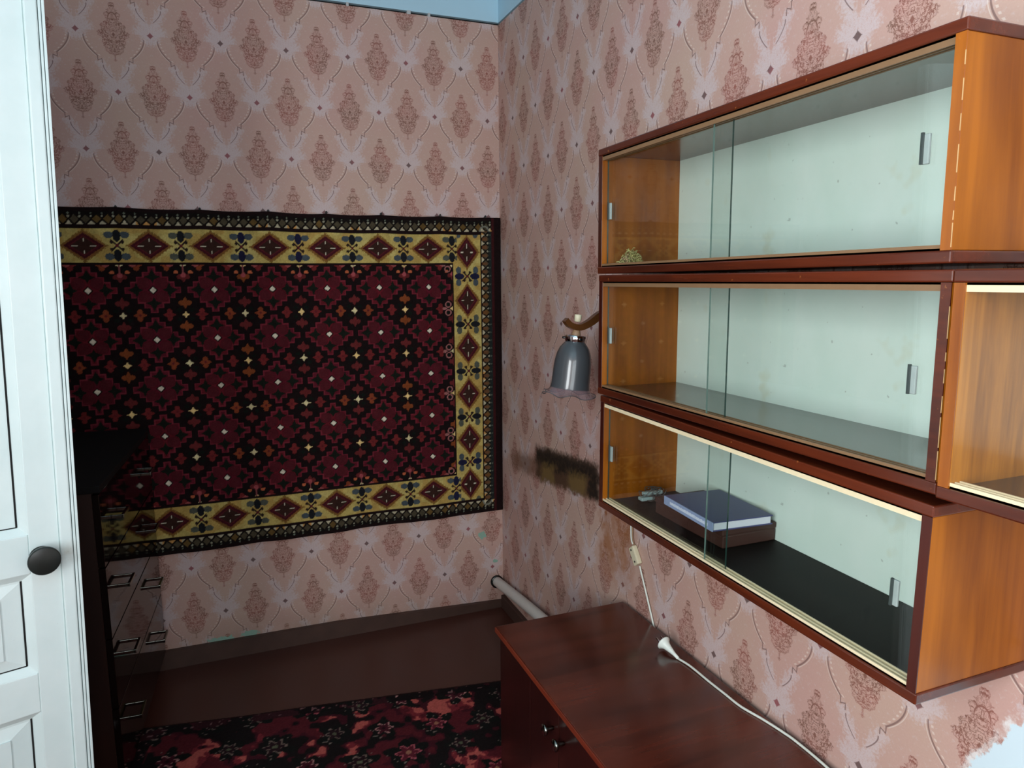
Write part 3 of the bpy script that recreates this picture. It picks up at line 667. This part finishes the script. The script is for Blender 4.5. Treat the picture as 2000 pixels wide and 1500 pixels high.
# ------------------------------------------------------------------ knotted carpets: yarn colours computed knot by knot
def vnoise(x, y, s, seed):
    r = np.random.default_rng(seed).random((256, 256)); X_, Y_ = x*s, y*s
    i, j = np.floor(X_).astype(int), np.floor(Y_).astype(int); fx, fy = X_-i, Y_-j; fx = fx*fx*(3-2*fx); fy = fy*fy*(3-2*fy)
    g = lambda a, b: r[a % 256, b % 256]
    return (g(i, j)*(1-fx)+g(i+1, j)*fx)*(1-fy) + (g(i, j+1)*(1-fx)+g(i+1, j+1)*fx)*fy
def L3(c): return np.array(s2l(c)[:3])
def carpet_mesh(name, verts, nu, nv, colors, parent, skirt=None):
    me = bpy.data.meshes.new(name); idx = np.arange(nu*nv).reshape(nv, nu)
    q = np.stack([idx[:-1, :-1], idx[:-1, 1:], idx[1:, 1:], idx[1:, :-1]], -1).reshape(-1, 4)
    ring = np.concatenate([idx[0, :], idx[1:, -1], idx[-1, ::-1][1:], idx[::-1, 0][1:-1]])
    back = verts[ring].copy() + np.array(skirt); nb = len(ring); base = len(verts); bi = base + np.arange(nb)
    sk = np.stack([ring, bi, np.roll(bi, -1), np.roll(ring, -1)], -1)
    V = np.concatenate([verts, back]); F = np.concatenate([q, sk]); Cc = np.concatenate([colors, colors[ring]])
    me.vertices.add(len(V)); me.vertices.foreach_set('co', V.astype(np.float32).ravel())
    me.loops.add(F.size); me.loops.foreach_set('vertex_index', F.astype(np.int32).ravel())
    me.polygons.add(len(F)); me.polygons.foreach_set('loop_start', (np.arange(len(F))*4).astype(np.int32)); me.polygons.foreach_set('loop_total', np.full(len(F), 4, np.int32))
    me.update(calc_edges=True); me.validate()
    at = me.attributes.new('yarn', 'FLOAT_COLOR', 'POINT')
    at.data.foreach_set('color', np.concatenate([Cc, np.ones((len(Cc), 1))], 1).astype(np.float32).ravel())
    me.materials.append(M['yarn']); o = bpy.data.objects.new(name, me); COL.objects.link(o); o.parent = parent; return o

def wall_rug_colors(x, z):
    """x <= 0 measured from the right hand edge, z above the rug's lower edge is absolute height"""
    C = np.zeros(x.shape + (3,)); C[:] = L3((28, 16, 16))
    def put(mask, rgb, a=1.0):
        C[mask] = C[mask]*(1-a) + L3(rgb)*a
    ax, az = np.abs, np.abs
    cw, chh = .2186, .192; mx, mz = -.344, 1.578
    XF, XFL = -.235, -1.984
    field = (x < XF) & (x > XFL) & (z < 1.674) & (z > .716)
    ci = np.round((x-mx)/cw); cj = np.round((z-mz)/chh); dx = np.abs(x - mx - ci*cw); dz = np.abs(z - mz - cj*chh)
    si = np.floor((x-mx)/cw); sj = np.floor((z-mz)/chh); ex = np.abs(x - mx - (si+.5)*cw); ez = np.abs(z - mz - (sj+.5)*chh); sx_ = x - mx - (si+.5)*cw
    hsh = lambda a, b, k: (np.sin(a*12.9898 + b*78.233 + k*3.17)*43758.5453) % 1.0
    put(field, (24, 15, 15))
    inside = lambda a, b: (np.floor((a+.009)/.0215) + np.floor((b+.006)/.0188)) <= 4
    med = field & inside(dx, dz); rim = med & ~inside(dx+.0042, dz+.0042)
    tone = hsh(ci, cj, 1)
    put(med & (tone < .5), (86, 23, 35)); put(med & (tone >= .5), (94, 25, 33))
    lob = med & (np.hypot(dx-.030, dz-.026) < .021); put(lob, (76, 25, 31)); 
    put(med & (np.abs(np.hypot(dx-.030, dz-.026)-.021) < .0022), (78, 20, 29))
    put(rim, (110, 37, 47))
    # dark trefoils in the four arms
    for (px, pz, sw) in ((.060, 0, 1), (0, .053, 0)):
        a, b = (np.abs(dx-px), dz) if sw else (np.abs(dz-pz), dx); ad = (dx-px) if sw else (dz-pz)
        put(med & ((a/.027 + b/.014 < 1) | ((np.abs(ad+.003)/.012 + b/.030) < 1)), (22, 26, 20))
    put(med & (dx/.018 + dz/.017 < 1), (24, 14, 14)); put(med & (dx/.0120 + dz/.0112 < 1), (212, 200, 178))
    # four-pointed cream stars with red and orange flowers
    out = field & ~med
    st_t = hsh(si, sj, 2)
    fl = lambda a, b: (a/.014 + b/.024 < 1) | (np.hypot(a-.014, b*1.0) < .0095)
    f1 = fl(ex, np.abs(ez-.046)); f2 = fl(ez, np.abs(ex-.058))
    put(out & f1, (96, 36, 36)); put(out & f2, (106, 36, 36))
    put(out & f1 & (st_t < .3), (122, 62, 32)); put(out & f2 & (st_t > .82), (124, 58, 34))
    put(out & ((ex/.004 + ez/.010 < 1) | (np.abs(ex-.058)/.006 + ez/.006 < 1)), (90, 30, 34))
    star = np.sqrt(ex+1e-9) + np.sqrt(ez+1e-9) < math.sqrt(.0225); put(out & star, (226, 192, 128)); put(out & star & (st_t > .6), (214, 198, 150))
    lf = (np.abs(ex-.022)/.012 + np.abs(ez-.018)/.010 < 1); put(out & lf & ~star, (18, 22, 18))
    # half flowers along the field edge
    for e in (1.674, .716):
        t = np.abs(z-e); put(out & (t < .034) & ((np.hypot(ex-.026, t-.030) < .0085)), (176, 92, 60)); put(out & (t < .05) & (ex < .002+.0*t), (130, 70, 70)); put(out & (np.hypot(ex, t-.040) < .009), (150, 70, 74))
        put(out & (t < .010) & (np.abs(ex-.045)/.016 + t/.010 < 1), (146, 72, 70))
    tR = XF - x; rz = z - mz; rk = np.abs(((rz/chh) % 1.0) - .5)*chh
    put(out & (tR < .05) & ((np.abs(np.hypot(tR-.022, rk-.018)-.012) < .0025) | (np.abs(tR-.040)/.014 + rk/.008 < 1)), (150, 96, 92))
    # cream main border
    bor = (x < -.100) & (x > -2.12) & (z < 1.807) & (z > .583) & ~((x < -.231) & (x > -1.988) & (z < 1.682) & (z > .708))
    cn = vnoise(x, z, 26, 5); put(bor, (178, 157, 90)); put(bor & (cn > .6), (172, 143, 78)); put(bor & (cn < .28), (186, 168, 102))
    top = bor & (z > 1.682); bot = bor & (z < .708); rgt = bor & (x > -.231); lft = bor & (x < -1.988)
    def motif(mask, s, t, per, s0, kx, sgn=1):
        i = np.round((s-s0)/per); a = np.abs(s-s0-i*per); b = np.abs(t); tn = hsh(i, kx, 4)
        teeth = .010*((np.floor(a/.0095)+np.floor(b/.0095)) % 2)
        put(mask & (a/.083 + b/.063 < 1 - teeth*6), (118, 90, 42)); put(mask & (a/.077 + b/.057 < .98 - teeth*2), (120, 78, 40))
        put(mask & (a/.066 + b/.048 < 1), (66, 22, 28)); put(mask & (a/.048 + b/.035 < 1), (52, 32, 26)); put(mask & (np.abs(a/.048 + b/.035 - 1) < .07), (84, 30, 34))
        put(mask & (a < .040) & (b < .0018) & (a > .019), (206, 196, 172)); put(mask & (b < .028) & (a < .0018) & (b > .016), (206, 196, 172))
        j = np.floor((s-s0)/per); c = np.abs(s-s0-(j+.5)*per); t2 = hsh(j, kx, 5)
        blue = (42, 46, 66); 
        put(mask & ((c/.022)**2 + ((b-.036)/.015)**2 < 0), blue)
        lobes = ((c-.027)/.0165)**2 + ((b-.040)/.0125)**2 < 1
        put(mask & lobes & (t2 < .5), (78, 80, 70)); put(mask & lobes & (t2 >= .5), (68, 76, 80))
        put(mask & (((c)/.0135)**2 + ((b-.036)/.0225)**2 < 1), (28, 29, 32)); put(mask & (((c)/.0135)**2 + ((b-.036)/.0225)**2 < 1) & (t2 > .8), (30, 30, 54))
        put(mask & (np.abs(c-b) < .0042) & (c < .020), (36, 26, 26)); put(mask & (np.hypot(c-.018, b-.013) < .0062), (40, 28, 26)); put(mask & (c < .005) & (b < .006), (84, 30, 34))
    motif(bor & (z > 1.682) & (x < -.212) & (x > -2.05), x, z-1.7445, cw, mx, 1); motif(bor & (z < .708) & (x < -.212) & (x > -2.05), x, z-.6455, cw, mx, 2)
    cR = bor & (x > -.231) & ~((x < -.212) & ((z > 1.682) | (z < .708)))
    motif(cR, z, x+.1655, .2140, 1.516, 3)
    # guard border with a crossed lattice
    def guard(mask, s, t):      # t from inner side 0 to .05
        per = .0365; a = np.abs(((s/per) % 1.0) - .5)*per; b = (per/2 - a); k = np.floor(s/per + .5); tn = hsh(k, 1, 7)
        put(mask, (22, 17, 15))
        put(mask & (a/.0125 + t/.0150 < 1) & (t > .001), (178, 168, 140)); put(mask & (a/.0125 + t/.0150 < 1) & (tn > .8), (190, 140, 80))
        put(mask & (b/.0145 + np.abs(t-.020)/.0160 < 1), (74, 66, 50)); put(mask & (b/.0145 + np.abs(t-.020)/.0160 < 1) & (tn < .25), (96, 74, 40))
        put(mask & (np.hypot(a, t-.030) < .0040), (150, 146, 124)); put(mask & (np.hypot(a, t-.041) < .0032), (110, 116, 100))
    gt = (z > 1.822) & (z < 1.872) & (x < -.045) & (x > -2.17); gb = (z < .571) & (z > .524) & (x < -.045) & (x > -2.17)
    gr = (x > -.096) & (x < -.046) & (z < 1.822) & (z > .571)
    guard(gt, x, z-1.822); guard(gb, x, .571-z); guard(gr, z, x+.096)
    put(gr & (x > -.062), (40, 50, 48), .5); put(gr & (np.abs(x+.080) < .012) & (np.abs(((z/.0365) % 1.0)-.5) > .32), (116, 70, 40), .6)
    put((x > -.046) & (x < -.036), (66, 24, 26), .7)
    for cz, sg in ((1.835, 1), (.558, -1)):
        r_ = np.hypot(x+.082, z-cz+sg*.012); put((np.abs(r_-.021) < .0035) & ((z-cz)*sg > -.012) , (120, 120, 108))
    nz = 1 + (RNG.random(x.shape)-.5)*.30 + (vnoise(x, z, 60, 8)-.5)*.25
    return np.clip(C*nz[..., None], 0, 1)

rg = empty('wall_rug', (0, 0, .51)); tag(rg, 'large dark red knotted rug hung on the back wall', 'rug')
RX0, RX1, RZ0, RZ1 = -2.215, -.004, .512, 1.884
nu, nv = 740, 460
U, V = np.meshgrid(np.linspace(RX0, RX1, nu), np.linspace(RZ0, RZ1, nv))
nails = [-2.08, -1.82, -1.541, -1.252, -1.0, -.772, -.545, -.285, -.075]
col_rug = wall_rug_colors(U, V)
sag = np.zeros_like(U); ns = np.array(nails)
for a, c in zip(ns, ns[1:]):
    m_ = (U >= a) & (U < c); sag[m_] = -.0045*np.sin((U[m_]-a)/(c-a)*pi)
top_f = np.clip((V-1.55)/(RZ1-1.55), 0, 1)
Zr = V + sag*top_f**2 + (vnoise(U, V, 5, 21)-.5)*.007*top_f + (vnoise(U, V*0+3.3, 9, 22)-.5)*.012*np.clip((.75-V)/.25, 0, 1) + np.clip(-U-1.0, 0, 1)*0.004*top_f
Yr = -.017 - .004*(vnoise(U, V, 4, 23)-.3) - .0015*RNG.random(U.shape) - .006*np.clip((V-1.82)/.06, 0, 1)*(vnoise(U, V*0, 7, 24)-.3)
P = np.stack([U, Yr, Zr - .51], -1).reshape(-1, 3)
carpet_mesh('pile', P, nu, nv, col_rug.reshape(-1, 3), rg, (0, .013, 0))
for x in nails:
    o = MB().tube([(x, 0, RZ1-.51+.002), (x, -.020, RZ1-.51+.008)], .0024, 8).lathe([(.0030, -.001), (.0052, -.001), (.0052, .001), (.0030, .001)], 12, Matrix.Translation((x, -.016, RZ1-.51+.004)) @ Matrix.Rotation(pi/2, 4, 'X')).build('hanging_nail', 'dkmetal', rg)

def floor_colors(x, y):
    C = np.zeros(x.shape + (3,)); C[:] = L3((84, 28, 34))
    def put(m, rgb): C[m] = L3(rgb)
    n1 = vnoise(x+5, y+5, 7, 31)*.55 + vnoise(x+5, y+5, 19, 32)*.3 + vnoise(x+5, y+5, 60, 33)*.15
    n2 = vnoise(x+9, y+2, 9, 34)*.6 + vnoise(x+9, y+2, 30, 35)*.4
    put(n1 > .50, (118, 40, 46)); put(n1 > .56, (176, 84, 76)); put(n2 > .54, (64, 22, 30)); put(n2 > .60, (26, 20, 20))
    rs = np.random.default_rng(41)
    for gx in np.arange(.06, 1.4, .175):
        for gy in np.arange(.05, 2.2, .155):
            cx, cy = gx + (.0875 if int(gy/.155) % 2 else 0) + rs.normal()*.012, gy + rs.normal()*.012
            kind = rs.integers(0, 3); R0 = rs.uniform(.032, .046)
            m = (np.abs(x-cx) < .09) & (np.abs(y-cy) < .09)
            if not m.any(): continue
            xx, yy = x[m]-cx, y[m]-cy; r = np.hypot(xx, yy); th = np.arctan2(yy, xx); c = C[m]
            wob = vnoise(xx+7, yy+7, 40, int(gx*1000+gy*77) % 999)*.02
            leaf = r < R0*1.55*(.75+.25*np.cos(5*th+cx*9)) + wob; c[leaf] = L3((22, 22, 20))
            pet = r < R0*(.78+.22*np.cos(6*th)); rim = pet & (r > R0*(.78+.22*np.cos(6*th))*.80)
            c[pet] = L3(((70, 24, 34), (90, 30, 40), (40, 22, 26))[kind]); c[rim & (vnoise(xx+3, yy+3, 150, 6) > .42)] = L3(((184, 130, 124), (170, 84, 92), (120, 100, 90))[kind])
            c[r < R0*.22] = L3(((40, 18, 22), (150, 100, 80), (90, 90, 70))[kind])
            dots = (r < R0*1.6) & (r > R0*1.05) & (vnoise(xx+1, yy+1, 130, 17) > .88); c[dots] = L3((122, 106, 96))
            C[m] = c
    ed = np.minimum(np.minimum(x, 1.34-x), y); put((ed < .055) & (n2 < .55), (52, 24, 28)); put((ed < .055) & (n1 > .55), (22, 16, 16)); put((ed < .05) & (vnoise(x, y, 80, 51) > .88), (120, 84, 84)); put(ed < .012, (48, 26, 24))
    return np.clip(C*(1 + (RNG.random(x.shape)-.5)*.35)[..., None], 0, 1)
fr_ = empty('floor_carpet', (-1.550, -.425, FZ), (0, 0, math.radians(-9.0))); tag(fr_, 'worn red and black floral carpet on the brown floor', 'carpet')
nu, nv = 290, 480
U, V = np.meshgrid(np.linspace(0, 1.34, nu), np.linspace(0, 2.2, nv))
fc = floor_colors(U, V)
Zf = .0075 + RNG.random(U.shape)*.0014 + vnoise(U, V, 6, 61)*.001
ed = np.minimum(np.minimum(U, 1.34-U), V); Zf -= .004*np.clip(1-ed/.01, 0, 1)
Vx = -V + .010*(vnoise(U, V, 3, 62)-.5)
P = np.stack([U, Vx, Zf], -1).reshape(-1, 3)
P = P.reshape(nv, nu, 3)[::-1].reshape(-1, 3); fcs = fc[::-1].reshape(-1, 3)
carpet_mesh('pile', P, nu, nv, fcs, fr_, (0, 0, -.0068))
